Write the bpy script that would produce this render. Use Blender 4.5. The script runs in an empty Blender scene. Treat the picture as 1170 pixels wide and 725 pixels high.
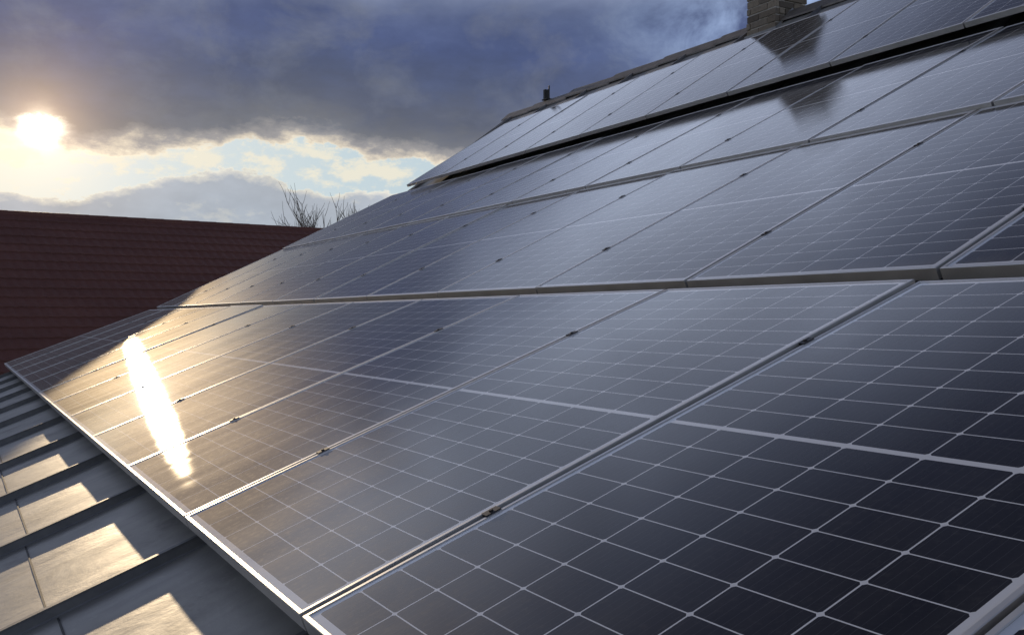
import bpy, bmesh, math, random
from mathutils import Vector, Matrix, noise as mnoise

random.seed(7)
S = bpy.context.scene
C = S.collection
R = math.radians
ZC = 5.2                       # eye height above the ground

# ------------------------------------------------------------------ camera
cd = bpy.data.cameras.new('camera')
cam = bpy.data.objects.new('camera', cd)
C.objects.link(cam)
cam.location = (0, 0, ZC)
cam.rotation_euler = (R(90), 0, R(-28.865))
cd.sensor_width = 36
cd.lens = 36 * 1165.1 / 1170
cd.clip_start = 0.05
cd.clip_end = 6000
S.camera = cam

# ------------------------------------------------------------------ world
SUN_EL, SUN_AZ = 9.8, 4.0     # azimuth from +Y towards +X
sun_dir = Vector((math.sin(R(SUN_AZ)) * math.cos(R(SUN_EL)), math.cos(R(SUN_AZ)) * math.cos(R(SUN_EL)), math.sin(R(SUN_EL))))
W = bpy.data.worlds.new('World')
S.world = W
W.use_nodes = True
nt = W.node_tree
nt.nodes.clear()


class NB:
    """small node-building helper"""
    def __init__(s, t): s.t = t
    def n(s, typ, **kw):
        k = s.t.nodes.new(typ)
        for a, b in kw.items(): setattr(k, a, b)
        return k
    def put(s, sock, v):
        if hasattr(v, 'is_output') or isinstance(v, bpy.types.NodeSocket): s.t.links.new(v, sock)
        else: sock.default_value = v
    def m(s, op, a, b=None, c=None, clamp=False):
        k = s.n('ShaderNodeMath', operation=op, use_clamp=clamp)
        s.put(k.inputs[0], a)
        if b is not None: s.put(k.inputs[1], b)
        if c is not None: s.put(k.inputs[2], c)
        return k.outputs[0]
    def step(s, x, a, b):
        k = s.n('ShaderNodeMapRange', interpolation_type='SMOOTHSTEP')
        s.put(k.inputs['Value'], x)
        s.put(k.inputs['From Min'], a); s.put(k.inputs['From Max'], b)
        return k.outputs[0]
    def lin(s, x, a, b, c=0.0, d=1.0):
        k = s.n('ShaderNodeMapRange')
        s.put(k.inputs['Value'], x)
        for nm, v in (('From Min', a), ('From Max', b), ('To Min', c), ('To Max', d)): s.put(k.inputs[nm], v)
        return k.outputs[0]
    def xyz(s, x, y, z):
        k = s.n('ShaderNodeCombineXYZ')
        for i, v in enumerate((x, y, z)): s.put(k.inputs[i], v)
        return k.outputs[0]
    def noise(s, vec, scale=1.0, detail=5, rough=.55, dist=0.0):
        k = s.n('ShaderNodeTexNoise')
        s.put(k.inputs['Vector'], vec)
        k.inputs['Scale'].default_value = scale; k.inputs['Detail'].default_value = detail
        k.inputs['Roughness'].default_value = rough; k.inputs['Distortion'].default_value = dist
        return k.outputs[0]
    def ramp(s, f, pts, interp='LINEAR'):
        k = s.n('ShaderNodeValToRGB')
        k.color_ramp.interpolation = interp
        e = k.color_ramp.elements
        while len(e) < len(pts): e.new(0.5)
        for q, (p, c) in zip(e, pts):
            q.position = p
            q.color = (c if isinstance(c, tuple) else (c, c, c)) + (1,)
        s.put(k.inputs[0], f)
        return k.outputs[0]
    def mix(s, f, a, b, mode='MIX'):
        k = s.n('ShaderNodeMix', data_type='RGBA', blend_type=mode)
        s.put(k.inputs[0], f)
        for i, v in ((6, a), (7, b)):
            if isinstance(v, tuple) and len(v) == 3: v = v + (1,)
            s.put(k.inputs[i], v)
        return k.outputs[2]


B = NB(nt)
tc = B.n('ShaderNodeTexCoord')
sep = B.n('ShaderNodeSeparateXYZ')
nt.links.new(tc.outputs['Generated'], sep.inputs[0])
dx, dy, dz = sep.outputs
az = B.m('MULTIPLY', B.m('ARCTAN2', dx, dy), 57.2958)
el = B.m('MULTIPLY', B.m('ARCSINE', dz), 57.2958)
# cloud noises in azimuth / elevation degrees
nA = B.noise(B.xyz(B.m('MULTIPLY', az, .16), B.m('MULTIPLY', el, .30), 3.1), 1, 7, .58)
nB = B.noise(B.xyz(B.m('MULTIPLY', az, .075), B.m('MULTIPLY', el, .15), 9.4), 1, 5, .55, .5)
nC = B.noise(B.xyz(B.m('MULTIPLY', az, .40), B.m('MULTIPLY', el, .80), 5.2), 1, 9, .66)
nD = B.noise(B.xyz(B.m('MULTIPLY', az, .22), B.m('MULTIPLY', el, .30), 21.7), 1, 6, .6, .3)
azn = B.lin(az, 0, 60)
# lower edge of the dark deck
e1 = B.ramp(azn, [(0, .46), (.04, .455), (.10, .43), (.17, .455), (.22, .465), (.28, .475), (.32, .47), (.37, .445), (.42, .42), (.50, .40), (.70, .42), (1, .46)])
E1 = B.m('MULTIPLY', e1, 20.0)
d1 = B.m('ADD', B.m('SUBTRACT', el, E1), B.m('ADD', B.m('MULTIPLY', B.m('SUBTRACT', nA, .5), 2.4), B.m('MULTIPLY', B.m('SUBTRACT', nC, .5), 2.2)))
dark_mask = B.step(d1, -.06, .16)
# body of the deck
dk = B.ramp(B.lin(d1, 0, 10), [(0, (.95, .84, .64)), (.02, (.66, .59, .49)), (.055, (.32, .31, .315)), (.11, (.155, .165, .195)), (.22, (.104, .119, .168)), (.42, (.076, .097, .172)), (.65, (.068, .093, .198)), (1, (.088, .115, .205))])
dk = B.mix(B.lin(nB, .35, .70), dk, B.mix(1.0, dk, (1.32, 1.30, 1.28), 'MULTIPLY'))
dk = B.mix(B.m('MULTIPLY', B.lin(nD, .50, .72), .45), dk, (.20, .22, .27))
dk = B.mix(1.0, dk, B.ramp(nC, [(.3, .90), (.7, 1.09)]), 'MULTIPLY')
# bluer breaks up to the right
blue_f = B.m('MULTIPLY', B.step(az, 31, 43), B.m('MULTIPLY', B.step(el, 11, 16), B.lin(nD, .36, .58)), clamp=True)
dk = B.mix(blue_f, dk, (.34, .45, .70))
# brighter clouds overhead, darker again higher up
hi = B.ramp(B.lin(el, 16, 66), [(0, (.15, .18, .28)), (.05, (.40, .47, .66)), (.13, (.74, .85, 1.10)), (.24, (.70, .80, 1.06)), (.34, (.34, .40, .58)), (.44, (.10, .12, .21)), (.55, (.055, .065, .11)), (1, (.07, .08, .12))])
hi = B.mix(B.lin(nB, .3, .7), B.mix(1.0, hi, (.72, .72, .74), 'MULTIPLY'), B.mix(1.0, hi, (1.2, 1.2, 1.2), 'MULTIPLY'))
up_f = B.step(B.m('ADD', el, B.m('MULTIPLY', B.m('SUBTRACT', nB, .5), 6.0)), 16.2, 20.0)
dk = B.mix(up_f, dk, hi)
# clear pale strip and the low bank
gap = B.ramp(B.lin(az, 0, 40), [(0, (.86, .84, .72)), (.2, (.72, .77, .76)), (.5, (.56, .67, .72)), (1, (.50, .61, .68))])
wisp = B.m('MULTIPLY', B.step(B.m('ADD', nC, B.m('MULTIPLY', B.step(d1, -1.6, -.2), .07)), .48, .64), .8)
gap = B.mix(wisp, gap, (.90, .83, .66))
e2 = B.ramp(azn, [(0, .325), (.06, .315), (.11, .325), (.16, .36), (.20, .385), (.235, .40), (.27, .375), (.31, .345), (.36, .34), (.42, .325), (.5, .32), (1, .30)])
d2 = B.m('ADD', B.m('SUBTRACT', B.m('MULTIPLY', e2, 20.0), el), B.m('ADD', B.m('MULTIPLY', B.m('SUBTRACT', nA, .5), 1.6), B.m('MULTIPLY', B.m('SUBTRACT', nC, .5), 1.9)))
bank_mask = B.step(d2, -.04, .10)
bank = B.ramp(B.lin(d2, 0, 5), [(0, (.90, .84, .68)), (.025, (.66, .65, .61)), (.09, (.42, .46, .52)), (.45, (.42, .47, .54)), (1, (.50, .57, .63))])
bank = B.mix(1.0, bank, B.ramp(nA, [(.3, .84), (.7, 1.16)]), 'MULTIPLY')
bank = B.mix(B.m('MULTIPLY', B.step(nC, .56, .68), .45), bank, (.62, .62, .58))
low = B.mix(bank_mask, gap, bank)
cloud = B.mix(dark_mask, low, dk)
# warm glow of the sun shining through the break
sd = B.n('ShaderNodeVectorMath', operation='DOT_PRODUCT')
nt.links.new(tc.outputs['Generated'], sd.inputs[0])
sd.inputs[1].default_value = sun_dir
ang = B.m('MULTIPLY', B.m('ARCCOSINE', B.m('MINIMUM', sd.outputs['Value'], 1.0)), 57.2958)
angn = B.m('ADD', ang, B.m('MULTIPLY', B.m('SUBTRACT', nC, .5), 1.0))
g1c = B.m('SUBTRACT', 1.0, B.m('MULTIPLY', B.step(d1, .6, 1.4), .9))
g1 = B.m('EXPONENT', B.m('MULTIPLY', B.m('POWER', B.m('DIVIDE', B.m('MAXIMUM', angn, 0.0), .66), 2.0), -1.0))
g1 = B.m('MULTIPLY', g1, g1c)
g2 = B.m('EXPONENT', B.m('DIVIDE', ang, -2.0))
g3 = B.m('EXPONENT', B.m('DIVIDE', ang, -7.0))
glow = B.mix(1.0, B.mix(1.0, B.mix(g1, (0, 0, 0), (10.0, 9.0, 7.2)), B.mix(g2, (0, 0, 0), (.72, .44, .20)), 'ADD'), B.mix(g3, (0, 0, 0), (.075, .062, .046)), 'ADD')
cloud = B.mix(1.0, cloud, glow, 'ADD')

sky = B.n('ShaderNodeTexSky', sky_type='NISHITA')
sky.sun_disc = False
sky.sun_elevation = R(SUN_EL)
sky.sun_rotation = R(SUN_AZ)
bg_sky = B.n('ShaderNodeBackground'); bg_sky.inputs[1].default_value = .08
nt.links.new(sky.outputs[0], bg_sky.inputs[0])
bg_cl = B.n('ShaderNodeBackground'); bg_cl.inputs[1].default_value = 1.0
nt.links.new(cloud, bg_cl.inputs[0])
# thin the cloud cover away from the photographed sector so clear sky shows behind
cover = B.m('ADD', .86, B.m('MULTIPLY', B.step(dy, -.2, .5), .14))
mixs = B.n('ShaderNodeMixShader')
B.put(mixs.inputs[0], cover)
nt.links.new(bg_sky.outputs[0], mixs.inputs[1]); nt.links.new(bg_cl.outputs[0], mixs.inputs[2])
wo = B.n('ShaderNodeOutputWorld')
nt.links.new(mixs.outputs[0], wo.inputs[0])

# ------------------------------------------------------------------ sun, exposure
sl = bpy.data.lights.new('sun', 'SUN')
sl.energy = 2.2
sl.angle = R(.5)
sl.color = (1.0, .76, .47)
so = bpy.data.objects.new('sun', sl)
C.objects.link(so)
so.location = (0, 30, 30)
so.rotation_euler = sun_dir.to_track_quat('Z', 'Y').to_euler()
S.view_settings.view_transform = 'Standard'
S.view_settings.look = 'None'
S.view_settings.exposure = 0
S.view_settings.gamma = 1
S.view_settings.use_curve_mapping = False


# ------------------------------------------------------------------ helpers
def obj(name, bm_or_me, mat, parent=None):
    if isinstance(bm_or_me, bmesh.types.BMesh):
        me = bpy.data.meshes.new(name)
        bm_or_me.normal_update()
        bm_or_me.to_mesh(me); bm_or_me.free()
    else:
        me = bm_or_me
    if mat is not None and not me.materials: me.materials.append(mat)
    o = bpy.data.objects.new(name, me)
    C.objects.link(o)
    if parent: o.parent = parent
    return o

def thing(name, label, cat, loc=(0, 0, 0), rot=(0, 0, 0), group=None):
    o = bpy.data.objects.new(name, None)
    C.objects.link(o)
    o.location = loc; o.rotation_euler = rot
    o.empty_display_size = .2
    o['label'] = label; o['category'] = cat
    if group: o['group'] = group
    return o

def box(bm, x0, x1, y0, y1, z0, z1, M=None):
    v = [bm.verts.new((x, y, z)) for x in (x0, x1) for y in (y0, y1) for z in (z0, z1)]
    for f in ((0, 1, 3, 2), (4, 6, 7, 5), (0, 4, 5, 1), (2, 3, 7, 6), (0, 2, 6, 4), (1, 5, 7, 3)):
        bm.faces.new([v[i] for i in f])
    if M is not None:
        for q in v: q.co = M @ q.co
    return v

def bevel(bm, w, seg=1):
    bmesh.ops.bevel(bm, geom=list(bm.edges), offset=w, segments=seg, profile=.6, affect='EDGES')

def tube(bm, pts, rads, seg=6, cap=True):
    rings = []
    for i, (p, r) in enumerate(zip(pts, rads)):
        p = Vector(p)
        t = (Vector(pts[min(i + 1, len(pts) - 1)]) - Vector(pts[max(i - 1, 0)])).normalized()
        a = t.orthogonal().normalized(); b = t.cross(a)
        if rings:
            a = (prev - t * prev.dot(t)).normalized(); b = t.cross(a)
        prev = a
        rings.append([bm.verts.new(p + a * r * math.cos(2 * math.pi * k / seg) + b * r * math.sin(2 * math.pi * k / seg)) for k in range(seg)])
    for u, v in zip(rings, rings[1:]):
        for k in range(seg):
            bm.faces.new((u[k], u[(k + 1) % seg], v[(k + 1) % seg], v[k]))
    if cap:
        bm.faces.new(rings[0][::-1]); bm.faces.new(rings[-1])

def mat(name):
    m = bpy.data.materials.new(name)
    m.use_nodes = True
    t = m.node_tree
    b = NB(t)
    p = t.nodes['Principled BSDF']
    return m, b, p

def bump(b, p, h, strength=.3, dist=.01):
    k = b.n('ShaderNodeBump')
    k.inputs['Strength'].default_value = strength; k.inputs['Distance'].default_value = dist
    b.put(k.inputs['Height'], h)
    b.t.links.new(k.outputs[0], p.inputs['Normal'])
    return k

def objco(b):
    return b.n('ShaderNodeTexCoord').outputs['Object']

def scaled(b, v, s):
    k = b.n('ShaderNodeVectorMath', operation='MULTIPLY')
    b.put(k.inputs[0], v); k.inputs[1].default_value = s
    return k.outputs[0]


# ------------------------------------------------------------------ materials
PL, PW, PT, GAP = 1.755, 1.0367, .035, .0125
PITCH_W = 1.0492

GLASS_R0, GLASS_R1, GRIME_R, GRIME_W = .108, .134, .56, .14

def cell_material():
    m, b, p = mat('solar_cells')
    co = objco(b)
    s = b.n('ShaderNodeSeparateXYZ'); b.put(s.inputs[0], co)
    x, y = s.outputs[0], s.outputs[1]          # x up the slope, y across
    mx, my, mid = .026, .024, .006             # margins and half the centre strip
    cw = (PW - 2 * my) / 6
    half = (PL / 2 - mx - mid)
    ch = half / 10
    # fold the two halves
    xf = b.m('SUBTRACT', b.m('ABSOLUTE', b.m('SUBTRACT', x, PL / 2)), mid)
    u = b.m('DIVIDE', xf, ch)
    v = b.m('DIVIDE', b.m('SUBTRACT', y, my), cw)
    du = b.m('MULTIPLY', b.m('ABSOLUTE', b.m('SUBTRACT', u, b.m('ROUND', u))), ch)
    dv = b.m('MULTIPLY', b.m('ABSOLUTE', b.m('SUBTRACT', v, b.m('ROUND', v))), cw)
    gu = b.m('LESS_THAN', du, .00125)
    gv = b.m('LESS_THAN', dv, .0016)
    dia = b.m('LESS_THAN', b.m('ADD', du, dv), .0075)
    out = b.m('MAXIMUM', b.m('MAXIMUM', b.m('LESS_THAN', xf, 0.0), b.m('GREATER_THAN', xf, half)),
              b.m('MAXIMUM', b.m('LESS_THAN', v, 0.0), b.m('GREATER_THAN', v, 6.0)))
    white = b.m('MAXIMUM', b.m('MAXIMUM', gu, gv), b.m('MAXIMUM', dia, out))
    # busbars: nine fine wires per cell
    bb = b.m('MULTIPLY', v, 9.0)
    db = b.m('ABSOLUTE', b.m('SUBTRACT', b.m('FRACT', bb), .5))
    wire = b.m('MULTIPLY', b.m('LESS_THAN', db, .018), .45)
    # per-cell tone
    wn = b.n('ShaderNodeTexWhiteNoise', noise_dimensions='3D')
    oi = b.n('ShaderNodeObjectInfo')
    b.put(wn.inputs['Vector'], b.xyz(b.m('FLOOR', u), b.m('ADD', b.m('FLOOR', v), b.m('MULTIPLY', b.m('GREATER_THAN', x, PL / 2), 31.0)), oi.outputs['Random']))
    cell = b.mix(wn.outputs['Value'], (.0075, .0085, .0150), (.0115, .0130, .0215))
    cell = b.mix(wire, cell, (.10, .105, .12))
    col = b.mix(white, cell, (.66, .68, .72))
    # a film of dust, washed down in streaks
    off = b.m('MULTIPLY', oi.outputs['Random'], 40.0)
    dn = b.noise(b.xyz(b.m('MULTIPLY', x, 1.4), b.m('ADD', b.m('MULTIPLY', y, 7.0), off), off), 1, 6, .6)
    dn2 = b.noise(b.xyz(b.m('MULTIPLY', x, 60), b.m('MULTIPLY', y, 60), off), 1, 3, .6)
    dust = b.m('ADD', b.m('MULTIPLY', b.lin(dn, .35, .75), .034), b.m('MULTIPLY', b.lin(dn2, .55, .8), .028))
    edge = b.m('MULTIPLY', b.m('SUBTRACT', 1.0, b.step(x, .0, b.lin(dn, .3, .7, .05, .16))), .09)
    dust = b.m('ADD', b.m('ADD', dust, edge), .008)
    col = b.mix(dust, col, (.46, .42, .36))
    b.put(p.inputs['Base Color'], col)
    p.inputs['Roughness'].default_value = .5
    p.inputs['Specular IOR Level'].default_value = 0.0
    # gentle waviness of rolled, lightly textured solar glass
    wv = b.noise(b.xyz(b.m('MULTIPLY', x, 3.0), b.m('ADD', b.m('MULTIPLY', y, 3.0), off), 0.0), 1, 2, .5)
    k = b.n('ShaderNodeBump'); k.inputs['Strength'].default_value = .15; k.inputs['Distance'].default_value = .003
    b.put(k.inputs['Height'], b.m('ADD', wv, b.m('MULTIPLY', dn2, .006)))
    fr = b.n('ShaderNodeFresnel'); fr.inputs['IOR'].default_value = 1.42
    ga = b.n('ShaderNodeBsdfGlossy', distribution='BECKMANN')
    ga.inputs['Color'].default_value = (1, 1, 1, 1)
    b.put(ga.inputs['Roughness'], b.lin(dn, .3, .8, GLASS_R0, GLASS_R1))
    b.t.links.new(k.outputs[0], ga.inputs['Normal'])
    # fine grime on the glass scatters the low sun into a wide, weak sheen
    gb = b.n('ShaderNodeBsdfGlossy', distribution='BECKMANN')
    gb.inputs['Color'].default_value = (.95, .90, .82, 1)
    gb.inputs['Roughness'].default_value = GRIME_R
    mg = b.n('ShaderNodeMixShader')
    b.put(mg.inputs[0], b.m('ADD', GRIME_W, b.m('MULTIPLY', b.m('ADD', b.lin(dn, .35, .75), b.lin(dn2, .5, .8)), GRIME_W * .6)))
    b.t.links.new(ga.outputs[0], mg.inputs[1]); b.t.links.new(gb.outputs[0], mg.inputs[2])
    mx_ = b.n('ShaderNodeMixShader')
    b.put(mx_.inputs[0], b.m('MULTIPLY', fr.outputs[0], .96))
    b.t.links.new(p.outputs[0], mx_.inputs[1]); b.t.links.new(mg.outputs[0], mx_.inputs[2])
    b.t.links.new(mx_.outputs[0], b.t.nodes['Material Output'].inputs[0])
    return m

def alu_material():
    m, b, p = mat('anodised_aluminium')
    co = objco(b)
    n = b.noise(scaled(b, co, (3, 3, 3)), 4, 5, .6)
    b.put(p.inputs['Base Color'], b.mix(n, (.58, .575, .565), (.70, .69, .675)))
    p.inputs['Metallic'].default_value = .82
    b.put(p.inputs['Roughness'], b.lin(n, .3, .7, .38, .50))
    return m

def plain(name, c1, c2, rough=.6, metal=0.0, sc=20, bs=0.0):
    m, b, p = mat(name)
    n = b.noise(objco(b), sc, 6, .6)
    b.put(p.inputs['Base Color'], b.mix(b.lin(n, .3, .7), c1, c2))
    p.inputs['Metallic'].default_value = metal
    p.inputs['Roughness'].default_value = rough
    if bs: bump(b, p, n, bs, .01)
    return m

def zinc_material():
    m, b, p = mat('weathered_sheet_metal')
    g = b.n('ShaderNodeNewGeometry').outputs['Position']
    n1 = b.noise(scaled(b, g, (2.4, 6.5, 2.4)), 1, 5, .55, .6)
    n2 = b.noise(scaled(b, g, (1.0, 1.0, 1.0)), 3.2, 6, .65, .4)
    n3 = b.noise(scaled(b, g, (1.0, 1.0, 1.0)), 45, 4, .6)
    col = b.mix(b.lin(n1, .32, .70), (.27, .265, .255), (.38, .37, .345))
    col = b.mix(b.m('MULTIPLY', b.step(n2, .54, .70), .6), col, (.19, .185, .18))
    col = b.mix(b.m('MULTIPLY', b.step(n3, .60, .75), .30), col, (.52, .50, .46))
    b.put(p.inputs['Base Color'], col)
    p.inputs['Metallic'].default_value = .55
    b.put(p.inputs['Roughness'], b.lin(n2, .3, .7, .46, .62))
    bump(b, p, b.m('ADD', b.m('MULTIPLY', n1, .5), b.m('MULTIPLY', n2, .9)), .32, .014)
    return m

def brick_material():
    m, b, p = mat('old_clinker_brick')
    rnd = b.n('ShaderNodeNewGeometry').outputs['Random Per Island']
    co = objco(b)
    n = b.noise(co, 28, 6, .65)
    c = b.ramp(rnd, [(0, (.10, .083, .066)), (.3, (.185, .152, .115)), (.6, (.28, .235, .18)), (.85, (.145, .12, .095)), (1, (.33, .285, .225))])
    c = b.mix(b.m('MULTIPLY', b.lin(n, .45, .75), .6), c, (.08, .072, .062))
    b.put(p.inputs['Base Color'], c)
    p.inputs['Roughness'].default_value = .9
    bump(b, p, n, .6, .008)
    return m

def redtile_material():
    m, b, p = mat('dark_red_metal_tile')
    co = objco(b)
    n = b.noise(scaled(b, co, (.5, 1.4, 1.4)), 1.3, 6, .6)
    n2 = b.noise(co, 14, 5, .6)
    c = b.mix(b.lin(n, .3, .7), (.115, .046, .036), (.150, .060, .045))
    c = b.mix(b.m('MULTIPLY', b.step(n2, .55, .75), .35), c, (.042, .019, .018))
    b.put(p.inputs['Base Color'], c)
    b.put(p.inputs['Roughness'], b.lin(n2, .3, .7, .5, .66))
    p.inputs['Specular IOR Level'].default_value = .3
    return m

def ground_material():
    m, b, p = mat('winter_grass_ground')
    g = b.n('ShaderNodeNewGeometry').outputs['Position']
    n = b.noise(g, .35, 8, .65)
    n2 = b.noise(g, 6, 6, .7)
    c = b.mix(b.lin(n, .35, .65), (.055, .060, .028), (.10, .085, .050))
    c = b.mix(b.m('MULTIPLY', b.lin(n2, .4, .7), .5), c, (.04, .048, .022))
    b.put(p.inputs['Base Color'], c)
    p.inputs['Roughness'].default_value = .95
    bump(b, p, n2, .6, .05)
    return m

M_CELL = cell_material()
M_ALU = alu_material()
M_BACK = plain('white_backsheet', (.55, .56, .58), (.65, .65, .66), .6)
M_CLAMP = plain('black_clamp', (.018, .018, .02), (.03, .03, .033), .5, .3, 60)
M_RAIL = plain('mounting_rail_aluminium', (.22, .22, .22), (.30, .30, .30), .5, .7, 30)
M_ZINC = zinc_material()
M_SEAM = plain('seam_sheet_metal', (.11, .115, .125), (.17, .172, .18), .5, .4, 16, .1)
M_CAP = plain('brownish_ridge_metal', (.12, .108, .098), (.22, .20, .18), .6, .3, 10, .2)
M_BRICK = brick_material()
M_MORTAR = plain('chimney_mortar', (.40, .38, .34), (.52, .49, .45), .95, 0, 30, .3)
M_LEAD = plain('lead_flashing', (.22, .225, .235), (.32, .325, .33), .6, .4, 14, .2)
M_RED = redtile_material()
M_PLASTER = plain('pale_plaster', (.50, .47, .41), (.58, .55, .48), .9, 0, 8, .2)
M_WOOD = plain('brown_timber', (.09, .055, .035), (.14, .09, .055), .7, 0, 12, .2)
M_GLASS = plain('window_glass', (.03, .035, .04), (.05, .055, .06), .08, 0, 4)
M_BARK = plain('grey_bark', (.13, .115, .10), (.21, .19, .165), .95, 0, 10, .4)
M_DARK = plain('dark_painted_steel', (.020, .020, .022), (.04, .038, .036), .6, .3, 40)
M_GROUND = ground_material()

# ------------------------------------------------------------------ ground
bm = bmesh.new()
n = 60
ext = 2500
for i in range(n + 1):
    for j in range(n + 1):
        a = (i / n * 2 - 1); c = (j / n * 2 - 1)
        x = math.copysign(abs(a) ** 2.6, a) * ext; y = math.copysign(abs(c) ** 2.6, c) * ext
        d = math.hypot(x, y)
        z = 0 if d < 70 else mnoise.noise(Vector((x * .004, y * .004, 0))) * min(6, (d - 70) * .03)
        bm.verts.new((x, y, z))
bm.verts.ensure_lookup_table()
for i in range(n):
    for j in range(n):
        k = i * (n + 1) + j
        bm.faces.new([bm.verts[q] for q in (k, k + n + 1, k + n + 2, k + 1)])
g = obj('ground', bm, M_GROUND)
g['kind'] = 'structure'
g['label'] = 'winter grass ground around the houses'

# ------------------------------------------------------------------ the roof under the panels
# rows: x, z (relative to the eye) of the lower front edge, pitch, first seam y, seam range
ROWS = [
    dict(x=.5565, z=-.5394, p=R(21.323), y=1.8069, i0=-3, i1=10),
    dict(x=2.2687, z=.1308, p=R(25.634), y=1.8039, i0=-3, i1=10),
    dict(x=3.8450, z=.9079, p=R(26.922), y=3.8359, i0=-4, i1=8),
    dict(x=5.4200, z=1.7968, p=R(32.60), y=5.2098, i0=-3, i1=6, k=1.034),
]
Y_NEAR, Y_FAR = -2.6, 13.36
H = Vector
def offs(row, d):
    p = row['p']
    return H((row['x'] + d * math.sin(p), row['z'] - d * math.cos(p)))
def meet(a, pa, b, pb):
    # lines through a, b with slopes
    ta, tb = math.tan(pa), math.tan(pb)
    x = (b.y - a.y + ta * a.x - tb * b.x) / (ta - tb)
    return H((x, a.y + ta * (x - a.x)))
A1 = offs(ROWS[0], .13); A2 = offs(ROWS[1], .13); A3 = offs(ROWS[2], .13); A4 = offs(ROWS[3], .165)
p1, p2, p3, p4 = (r['p'] for r in ROWS)
u1 = H((math.cos(p1), math.sin(p1))); p4r = p4 + R(3.75)                # the roof runs a little steeper than the raised top row
u4 = H((math.cos(p4r), math.sin(p4r)))
EAVE = A1 - u1 * 1.25
K12 = meet(A1, p1, A2, p2)
K23 = meet(A2, p2, A3, p3)
K34 = meet(A3, p3, A4, p4r)
RIDGE = A4 + u4 * 2.28
PROFILE = [EAVE, K12, K23, K34, RIDGE]
BACK = [RIDGE, H((RIDGE.x + 4.2, RIDGE.y - 4.2 * math.tan(R(36))))]

house = thing('house', 'house with solar panels on its grey standing seam roof and a brick chimney', 'house', (3.5, 6, 0))
HO = Vector((-3.5, -6, 0))
def W3(q, y): return Vector((q.x - 3.5, y - 6, q.y + ZC))

def strip(bm, prof, y0, y1, thick=.004, sub=1):
    """sheet following the roof profile between y0 and y1"""
    top = []; bot = []
    for q in prof:
        top.append([bm.verts.new(W3(q, y0 + (y1 - y0) * t / sub)) for t in range(sub + 1)])
        bot.append([bm.verts.new(W3(H((q.x, q.y - thick)), y0 + (y1 - y0) * t / sub)) for t in range(sub + 1)])
    for a in range(len(prof) - 1):
        for t in range(sub):
            bm.faces.new((top[a][t], top[a + 1][t], top[a + 1][t + 1], top[a][t + 1]))
            bm.faces.new((bot[a][t], bot[a][t + 1], bot[a + 1][t + 1], bot[a + 1][t]))
    for t in range(sub):
        bm.faces.new((top[0][t], top[0][t + 1], bot[0][t + 1], bot[0][t]))
        bm.faces.new((top[-1][t], bot[-1][t], bot[-1][t + 1], top[-1][t + 1]))
    for a in range(len(prof) - 1):
        bm.faces.new((top[a][0], bot[a][0], bot[a + 1][0], top[a + 1][0]))
        bm.faces.new((top[a][sub], top[a + 1][sub], bot[a + 1][sub], bot[a][sub]))

def fine(prof, d=.12):
    out = []
    for a, c in zip(prof, prof[1:]):
        k = max(1, int((c - a).length / d))
        out += [a.lerp(c, i / k) for i in range(k)]
    return out + [prof[-1]]

# front slope: pans with a slight oil-canning
bm = bmesh.new()
strip(bm, fine(PROFILE), Y_NEAR, Y_FAR, .04, 130)
for v in bm.verts:
    v.co.z += .004 * mnoise.noise(Vector((v.co.x * 1.3, v.co.y * 2.3, 1.7))) + .002 * mnoise.noise(Vector((v.co.x * 4, v.co.y * 6, 4.7)))
roof = obj('metal_roof', bm, M_ZINC, house)
for f in roof.data.polygons: f.use_smooth = True
roof.data.set_sharp_from_angle(angle=R(30)) if hasattr(roof.data, 'set_sharp_from_angle') else None
bm = bmesh.new()
strip(bm, BACK, Y_NEAR, Y_FAR, .04)
obj('rear_slope', bm, M_ZINC, house)

# standing seams
SEAM_Y = [2.975 + 1.012 * k for k in range(-5, 11)]
SEAM_Y = [y for y in SEAM_Y if Y_NEAR + .1 < y < Y_FAR - .1]
for y in SEAM_Y:
    bm = bmesh.new()
    rings = []
    for i, q in enumerate(PROFILE[:-1] + [RIDGE - u4 * .17]):
        pr = [(-.018, -.004), (-.011, .006), (-.009, .027), (-.011, .028), (-.011, .032), (.009, .032), (.011, .006), (.018, -.004)]
        rings.append([bm.verts.new(W3(H((q.x - c * .38, q.y + c)), y + a)) for a, c in pr])
    for a, c in zip(rings, rings[1:]):
        for k in range(len(a)):
            k2 = (k + 1) % len(a)
            bm.faces.new((a[k], c[k], c[k2], a[k2]))
    bm.faces.new(rings[0][::-1]); bm.faces.new(rings[-1])
    bmesh.ops.recalc_face_normals(bm, faces=bm.faces)
    obj('standing_seam', bm, M_SEAM, roof)

# cross welts on the lower pans
for j, y in enumerate(SEAM_Y[:-1]):
    if y < 1: continue
    s = .872 - (.02 if j % 2 else 0.0)
    q = EAVE + u1 * s
    bm = bmesh.new()
    vs = box(bm, -.0028, .0028, .03, 1.012 - .03, -.004, .0045)
    Mx = Matrix.Translation(W3(q, y)) @ Matrix.Rotation(-p1, 4, 'Y')
    for v in bm.verts:
        v.co = Mx @ v.co
    obj('sheet_lap', bm, M_DARK, roof)

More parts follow.
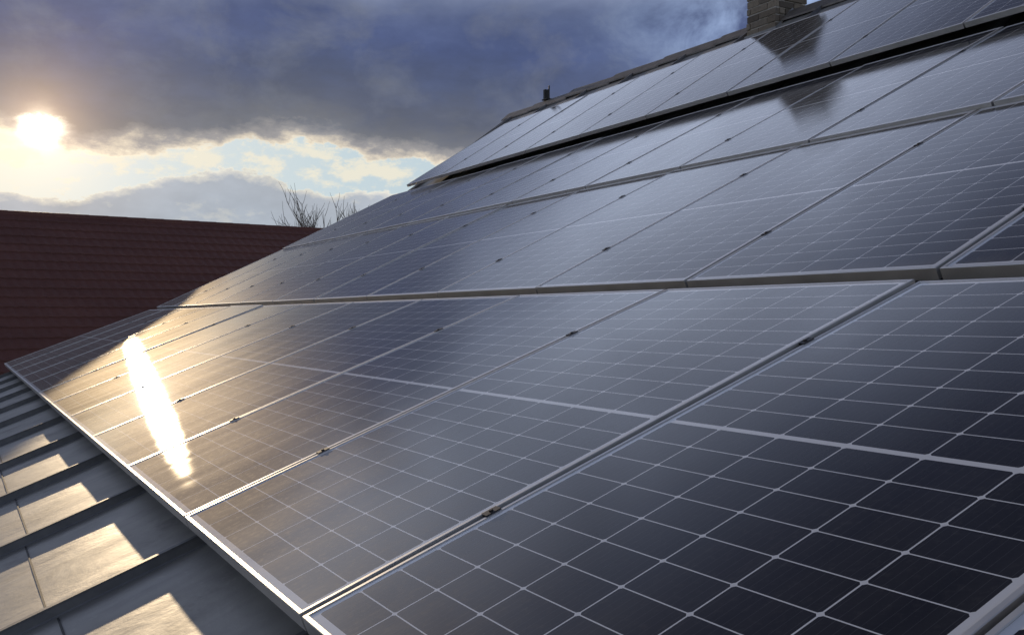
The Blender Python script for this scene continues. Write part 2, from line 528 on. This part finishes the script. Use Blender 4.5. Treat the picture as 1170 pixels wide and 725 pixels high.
# verge trims, ridge cap, gutter, walls
for y0, y1 in ((Y_FAR + .002, Y_FAR + .030), (Y_NEAR - .030, Y_NEAR - .002)):
    bm = bmesh.new()
    strip(bm, [H((q.x, q.y + .006)) for q in PROFILE], y0, y1, .16)
    obj('verge_trim', bm, M_SEAM, house)
bm = bmesh.new()
k = 0
y = Y_NEAR
while y < Y_FAR - .05:
    L = min(1.012, Y_FAR - y)
    prof = [(-.15, -.125), (-.148, -.106), (-.03, -.006), (0, .010), (.03, -.006), (.148, -.106), (.15, -.125)]
    a = [bm.verts.new(W3(H((RIDGE.x + c[0], RIDGE.y + c[1] + .02)), y)) for c in prof]
    lift = .014 + .016 * random.random()
    d = [bm.verts.new(W3(H((RIDGE.x + c[0], RIDGE.y + c[1] + .02 + lift)), y + L + .03)) for c in prof]
    for q in range(len(prof) - 1):
        bm.faces.new((a[q], a[q + 1], d[q + 1], d[q]))
    d2 = [bm.verts.new(v.co + Vector((0, 0, -.012))) for v in d]
    for q in range(len(prof) - 1):
        bm.faces.new((d[q], d[q + 1], d2[q + 1], d2[q]))
    y += L
obj('ridge_cap', bm, M_CAP, house)
bm = bmesh.new()
gp = [(.065 * math.cos(t), .065 * math.sin(t)) for t in [math.pi + math.pi * k / 8 for k in range(9)]]
ga = [[bm.verts.new(W3(H((EAVE.x - .07 + a * r, EAVE.y - .05 + c * r)), y)) for a, c in gp] for r, y in ((1, Y_NEAR), (1, Y_FAR), (.94, Y_FAR), (.94, Y_NEAR))]
for a, c in zip(ga, ga[1:] + ga[:1]):
    for q in range(8):
        bm.faces.new((a[q], a[q + 1], c[q + 1], c[q]))
obj('gutter', bm, M_SEAM, house)
# walls: a prism under the roof sheets
bm = bmesh.new()
x0 = EAVE.x + .45; x1 = BACK[1].x - .45
def under(x):
    pr = PROFILE + [BACK[1]]
    for a, c in zip(pr, pr[1:]):
        if a.x <= x <= c.x:
            return a.y + (c.y - a.y) * (x - a.x) / (c.x - a.x)
xs = [x0] + [q.x for q in PROFILE[1:]] + [x1]
outline = [(x, under(x) + ZC - .07) for x in xs] + [(x1, -.05), (x0, -.05)]
fa = [bm.verts.new((x - 3.5, Y_NEAR + .3 - 6, z)) for x, z in outline]
fb = [bm.verts.new((x - 3.5, Y_FAR - .3 - 6, z)) for x, z in outline]
bm.faces.new(fa); bm.faces.new(fb[::-1])
for k in range(len(outline)):
    k2 = (k + 1) % len(outline)
    bm.faces.new((fa[k], fb[k], fb[k2], fa[k2]))
bmesh.ops.recalc_face_normals(bm, faces=bm.faces)
obj('wall', bm, M_PLASTER, house)

# ------------------------------------------------------------------ chimney on the ridge
CHX0, CHX1 = RIDGE.x - .21, RIDGE.x + .21
CHY1 = CHX0 * 1.1177
CHY0 = CHY1 - .42
ch = obj('chimney', (lambda b: (box(b, CHX0 + .012 - 3.5, CHX1 - .012 - 3.5, CHY0 + .012 - 6, CHY1 - .012 - 6, ZC + RIDGE.y - .5, ZC + RIDGE.y + .40), b)[1])(bmesh.new()), M_MORTAR, house)
bm = bmesh.new()
rz = ZC + RIDGE.y - .45
course = .073
nrow = 11
rb = random.Random(3)
for r_ in range(nrow):
    z0 = rz + r_ * course
    for side in range(4):
        ln = (CHY1 - CHY0) if side % 2 == 0 else (CHX1 - CHX0)
        pos = 0.0
        first = True
        while pos < ln - .02:
            l = .245 if not (first and (r_ + side) % 2) else .12
            l = min(l, ln - pos)
            a, c = pos + .005, pos + l - .005
            j = rb.uniform(-.010, .004)
            d0, d1_ = -.004 - j, .05
            h0, h1 = z0 + .005 + rb.uniform(-.002, .004), z0 + course - .006 - rb.uniform(0, .006)
            if c - a > .02:
                if side == 0: vv = (CHX0 + d0, CHX0 + d1_, CHY0 + a, CHY0 + c)
                elif side == 2: vv = (CHX1 - d1_, CHX1 - d0, CHY0 + a, CHY0 + c)
                elif side == 1: vv = (CHX0 + a + .0501 * (a < .01), CHX0 + c - .0501 * (c > ln - .012), CHY0 + d0, CHY0 + d1_)
                else: vv = (CHX0 + a + .0501 * (a < .01), CHX0 + c - .0501 * (c > ln - .012), CHY1 - d1_, CHY1 - d0)
                if vv[1] - vv[0] > .01:
                    box(bm, vv[0] - 3.5, vv[1] - 3.5, vv[2] - 6, vv[3] - 6, h0, h1)
            pos += l; first = False
obj('brickwork', bm, M_BRICK, ch)
bm = bmesh.new()
box(bm, CHX0 - .025 - 3.5, CHX1 + .025 - 3.5, CHY0 - .025 - 6, CHY1 + .025 - 6, ZC + RIDGE.y + 0.401, ZC + RIDGE.y + .44)
bevel(bm, .012)
obj('cap_slab', bm, M_MORTAR, ch)
bm = bmesh.new()
zf = ZC + RIDGE.y
def flash_x(side):
    return
for (xa, xb, ya, yb) in ((CHX0 - .016, CHX0 - .006, CHY0 - .016, CHY1 + .016),):
    box(bm, xa - 3.5, xb - 3.5, ya - 6, yb - 6, zf - .36, zf - .145)
for yy in (CHY0 - .016, CHY1 + .006):
    v = [(CHX0 - .005, zf - .36), (CHX0 - .005, zf - .145), (RIDGE.x, zf + .07), (CHX1, zf - .10), (CHX1, zf - .36)]
    a = [bm.verts.new((x - 3.5, yy - 6, z)) for x, z in v]; c = [bm.verts.new((x - 3.5, yy + .01 - 6, z)) for x, z in v]
    bm.faces.new(a); bm.faces.new(c[::-1])
    for k in range(5): bm.faces.new((a[k], c[k], c[(k + 1) % 5], a[(k + 1) % 5]))
bmesh.ops.recalc_face_normals(bm, faces=bm.faces)
obj('flashing', bm, M_LEAD, ch)

# small twin bracket on the far end of the ridge
br = thing('ridge_bracket', 'small dark twin-pronged steel bracket standing on the ridge near its far end', 'bracket', (RIDGE.x, 12.3, ZC + RIDGE.y + .042))
bm = bmesh.new(); box(bm, -.05, .05, -.07, .07, -.004, .012); bevel(bm, .003); obj('foot_plate', bm, M_DARK, br)
bm = bmesh.new(); box(bm, -.03, .03, .012, .062, .0125, .15); bevel(bm, .004); obj('prong', bm, M_DARK, br)
bm = bmesh.new(); tube(bm, [(0, -.045, .0125), (0, -.045, .10), (0, -.052, .19)], [.013, .012, .010], 8); obj('prong', bm, M_DARK, br)

# ------------------------------------------------------------------ solar panels
def ring_mesh(prof):
    """mitred frame: prof is a closed list of (inset, z)"""
    bm = bmesh.new()
    loops = []
    for ins, z in prof:
        loops.append([bm.verts.new(v) for v in ((ins, ins, z), (PL - ins, ins, z), (PL - ins, PW - ins, z), (ins, PW - ins, z))])
    n = len(loops)
    for a in range(n):
        c = (a + 1) % n
        for k in range(4):
            k2 = (k + 1) % 4
            bm.faces.new((loops[a][k], loops[a][k2], loops[c][k2], loops[c][k]))
    bmesh.ops.recalc_face_normals(bm, faces=bm.faces)
    me = bpy.data.meshes.new('frame'); bm.to_mesh(me); bm.free()
    return me

FRAME = ring_mesh([(0, -PT), (0, -.0012), (.0012, 0), (.0098, 0), (.011, -.0012), (.011, -.008), (.0022, -.0085), (.0022, -PT + .002), (.024, -PT + .002), (.024, -PT)])
FRAME.materials.append(M_ALU)
bm = bmesh.new()
box(bm, .0112, PL - .0112, .0112, PW - .0112, -.0058, -.0022)
CELLS = bpy.data.meshes.new('cell_face'); bm.to_mesh(CELLS); bm.free(); CELLS.materials.append(M_CELL)
bm = bmesh.new()
box(bm, .0025, PL - .0025, .0025, PW - .0025, -.0084, -.0062)
BACKS = bpy.data.meshes.new('backsheet'); bm.to_mesh(BACKS); bm.free(); BACKS.materials.append(M_BACK)
bm = bmesh.new()
box(bm, -.018, .018, -.0115 + PW + GAP / 2, .0115 + PW + GAP / 2, .0006, .0028)
box(bm, -.018, .018, -.0045 + PW + GAP / 2, .0045 + PW + GAP / 2, -.03, .0004)
tube(bm, [(0, PW + GAP / 2, .0030), (0, PW + GAP / 2, .0058)], [.005, .0045], 8)
CLAMP = bpy.data.meshes.new('mid_clamp'); bm.to_mesh(CLAMP); bm.free(); CLAMP.materials.append(M_CLAMP)

ORD = ['first', 'second', 'third', 'fourth', 'fifth', 'sixth', 'seventh', 'eighth', 'ninth', 'tenth', 'eleventh', 'twelfth', 'thirteenth', 'fourteenth', 'fifteenth']
RNAME = ['lowest row', 'second lowest row', 'third row below the dark gap', 'raised top row']
SPECIAL = {
    (0, -2): 'lowest-row solar panel showing only its edge in the bottom right corner',
    (0, -1): 'nearest large dark solar panel with crisp white grid, lowest row',
    (0, 0): 'lowest-row solar panel just left of the nearest large dark one',
    (0, 1): 'lowest-row solar panel with the foot of the white sun glint',
    (1, -1): 'solar panel in the second row cut off by the right edge of the photo',
    (1, 0): 'second-row solar panel nearest the camera that is seen whole',
    (3, 2): 'solar panel in the raised top row carrying the dark reflection of the chimney',
}
CL_S = (.42, 1.335)
for ri, r in enumerate(ROWS):
    p = r['p']
    for i in range(r['i0'], r['i1'] + 1):
        y = r['y'] + (i * PITCH_W + GAP / 2) * r.get('k', 1)
        rank = r['i1'] - i
        lab = SPECIAL.get((ri, i)) or 'solar panel in the %s, %s from far gable' % (RNAME[ri], ORD[rank])
        t = thing('solar_panel', lab, 'solar panel', (r['x'], y, ZC + r['z']), (0, -p, 0), 'solar panels in four rows on the metal roof')
        # real arrays are never perfectly flush
        rr = random.Random(ri * 100 + i + 9)
        t.rotation_euler = (rr.uniform(-.0022, .0022), -p + rr.uniform(-.0022, .0022), rr.uniform(-.0006, .0006))
        if 'k' in r: t.scale = (1.02, r['k'], 1)      # the top row is a slightly larger module
        obj('frame', FRAME, None, t); obj('cell_face', CELLS, None, t); obj('backsheet', BACKS, None, t)
        if i < r['i1']:
            for s in CL_S:
                c = obj('mid_clamp', CLAMP, None, t)
                c.location = (s, 0, 0)

# rails that carry the rows
for ri, r in enumerate(ROWS):
    p = r['p']
    deep = .13 if ri < 3 else .16
    for k, s in enumerate(CL_S):
        t = thing('mounting_rail', 'aluminium %s mounting rail running beneath the %s of panels' % (('lower', 'upper')[k], RNAME[ri].split(',')[0]), 'rail',
                  (r['x'] + s * math.cos(p), 0, ZC + r['z'] + s * math.sin(p)), (0, -p, 0), 'mounting rails under the panels')
        ya = r['y'] + r['i0'] * PITCH_W - .05; yb = r['y'] + (r['i1'] + 1) * PITCH_W * r.get('k', 1) + .04
        rh = .042 if (ri, k) != (3, 1) else .026
        bm = bmesh.new(); box(bm, -.02, .02, ya, yb, -PT - rh, -PT - .002); obj('rail_profile', bm, M_RAIL, t)
        for sy in SEAM_Y:
            if ya < sy < yb:
                bm = bmesh.new()
                box(bm, -.025, .025, sy - .024, sy + .024, -deep + (.030 if ri < 3 else .033 + s * .0655), -PT - .0425)
                obj('seam_clamp', bm, M_RAIL, t)

# ------------------------------------------------------------------ neighbouring house with the dark red roof
ND = Vector((.992, .125, 0)).normalized()
nb = thing('tiled_roof_house', 'neighbouring house with a large dark red tile-profile metal roof beyond the gable end', 'house', (2.0, 23.6, 0), (0, 0, math.atan2(ND.y, ND.x)))
NRZ = ZC + 2.16           # ridge height
NP = R(31)
NX0, NX1 = -9.0, 13.0
def tile_slope(sgn, length, name):
    bm = bmesh.new()
    cw_, cl = .20, .35
    nx = int((NX1 - NX0) / cw_ * 4)
    ny = int(length / cl)
    for c in range(ny):
        rows = []
        for (s, lift) in ((c * cl, .0), ((c + .55) * cl, .009), ((c + .97) * cl, .018), ((c + 1) * cl, .004)):
            row = []
            for k in range(nx + 1):
                x = NX0 + (NX1 - NX0) * k / nx
                ph = (x / cw_) % 1.0
                wv = .014 * (max(0, math.sin(math.pi * ph)) ** 1.5)
                sag = .006 * mnoise.noise(Vector((x * .6, s * .7, 2)))
                h = lift + wv + sag
                yy = -s * math.cos(NP); zz = -s * math.sin(NP)
                row.append(bm.verts.new((x, sgn * (-yy + h * math.sin(NP)) * -1, NRZ + zz + h * math.cos(NP))))
            rows.append(row)
        for a, d in zip(rows, rows[1:]):
            for k in range(nx):
                f = (a[k], d[k], d[k + 1], a[k + 1])
                bm.faces.new(f if sgn > 0 else f[::-1])
    o = obj(name, bm, M_RED, nb)
    for f in o.data.polygons: f.use_smooth = True
    o.data.set_sharp_from_angle(angle=R(38))
    return o
tile_slope(1, 8.4, 'roof_slope')
bm = bmesh.new()
cs, sn = math.cos(NP), math.sin(NP)
va = [bm.verts.new((x, q * cs, NRZ - .01 - q * sn)) for x, q in ((NX0, .02), (NX1, .02), (NX1, 8.4), (NX0, 8.4))]
bm.faces.new(va)
obj('rear_slope', bm, M_RED, nb)
bm = bmesh.new()
L = NX0
while L < NX1 - .05:
    ln = min(.4, NX1 - L)
    tube(bm, [(L, 0, NRZ - .03), (L + ln + .03, 0, NRZ - .028)], [.080, .084], 10)
    L += ln
obj('ridge_tiles', bm, M_RED, nb)
bm = bmesh.new()
e = 8.4
ol = [(-e * cs + .5, -.05), (e * cs - .5, -.05), (e * cs - .5, NRZ - e * sn + .2), (0, NRZ - .12), (-e * cs + .5, NRZ - e * sn + .2)]
fa = [bm.verts.new((NX0 + .4, a, z)) for a, z in ol]; fb = [bm.verts.new((NX1 - .4, a, z)) for a, z in ol]
bm.faces.new(fa); bm.faces.new(fb[::-1])
for k in range(5): bm.faces.new((fa[k], fb[k], fb[(k + 1) % 5], fa[(k + 1) % 5]))
bmesh.ops.recalc_face_normals(bm, faces=bm.faces)
obj('wall', bm, M_PLASTER, nb)

# ------------------------------------------------------------------ bare tree behind
def bare_tree(loc, height, seed):
    rt = random.Random(seed)
    t = thing('bare_tree', 'leafless tree with fine upright twigs showing above the dark red roof ridge', 'tree', loc)
    tb = bmesh.new(); cb = bmesh.new()
    tube(tb, [(0, 0, -.2), (.05, .03, height * .18), (.02, -.04, height * .36), (.1, .02, height * .5)], [.26, .2, .17, .13], 10)
    def grow(p, d, ln, r, lev):
        pts = [p]; rad = [r]
        q = p.copy(); dd = d.copy()
        n = 5 if lev < 3 else 4
        for k in range(n):
            dd = (dd + Vector((rt.uniform(-.16, .16), rt.uniform(-.16, .16), rt.uniform(-.02, .14)))).normalized()
            q = q + dd * ln / n
            pts.append(q.copy()); rad.append(r * (1 - .62 * (k + 1) / n))
        tube(cb, pts, rad, 6 if lev < 2 else 4)
        if lev >= 3: return
        m = (6, 6, 5)[lev]
        for k in range(m):
            f = rt.uniform(.25, 1.0)
            idx = min(n - 1, int(f * n))
            base = pts[idx].lerp(pts[idx + 1], f * n - idx) if idx + 1 < len(pts) else pts[-1]
            side = Vector((rt.gauss(0, 1), rt.gauss(0, 1), rt.gauss(.2, .4))).normalized()
            nd = (dd * .85 + side * .62 + Vector((0, 0, .22))).normalized()
            grow(base, nd, ln * rt.uniform(.5, .72), max(.0125, rad[min(idx, n)] * .62), lev + 1)
    for k in range(6):
        a = k * 2.4 + rt.uniform(-.3, .3)
        h = height * rt.uniform(.30, .5)
        d = Vector((math.cos(a) * .42, math.sin(a) * .42, 1)).normalized()
        grow(Vector((.03, 0, h)), d, height * .30, .085, 0)
    top = sorted(v.co.z for v in cb.verts)[int(len(cb.verts) * .985)]
    cx = sum(v.co.x for v in cb.verts if v.co.z > .8 * top) / max(1, sum(1 for v in cb.verts if v.co.z > .8 * top))
    f = height / top
    for v in list(cb.verts) + list(tb.verts): v.co = Vector(((v.co.x - cx * min(1, max(0, v.co.z / top))) * f, v.co.y * f, v.co.z * f))
    obj('trunk', tb, M_BARK, t)
    obj('branches', cb, M_BARK, t)
    return t
ta = R(18.9)
bare_tree((math.sin(ta) * 47, math.cos(ta) * 47, 0), 10.2, 11)
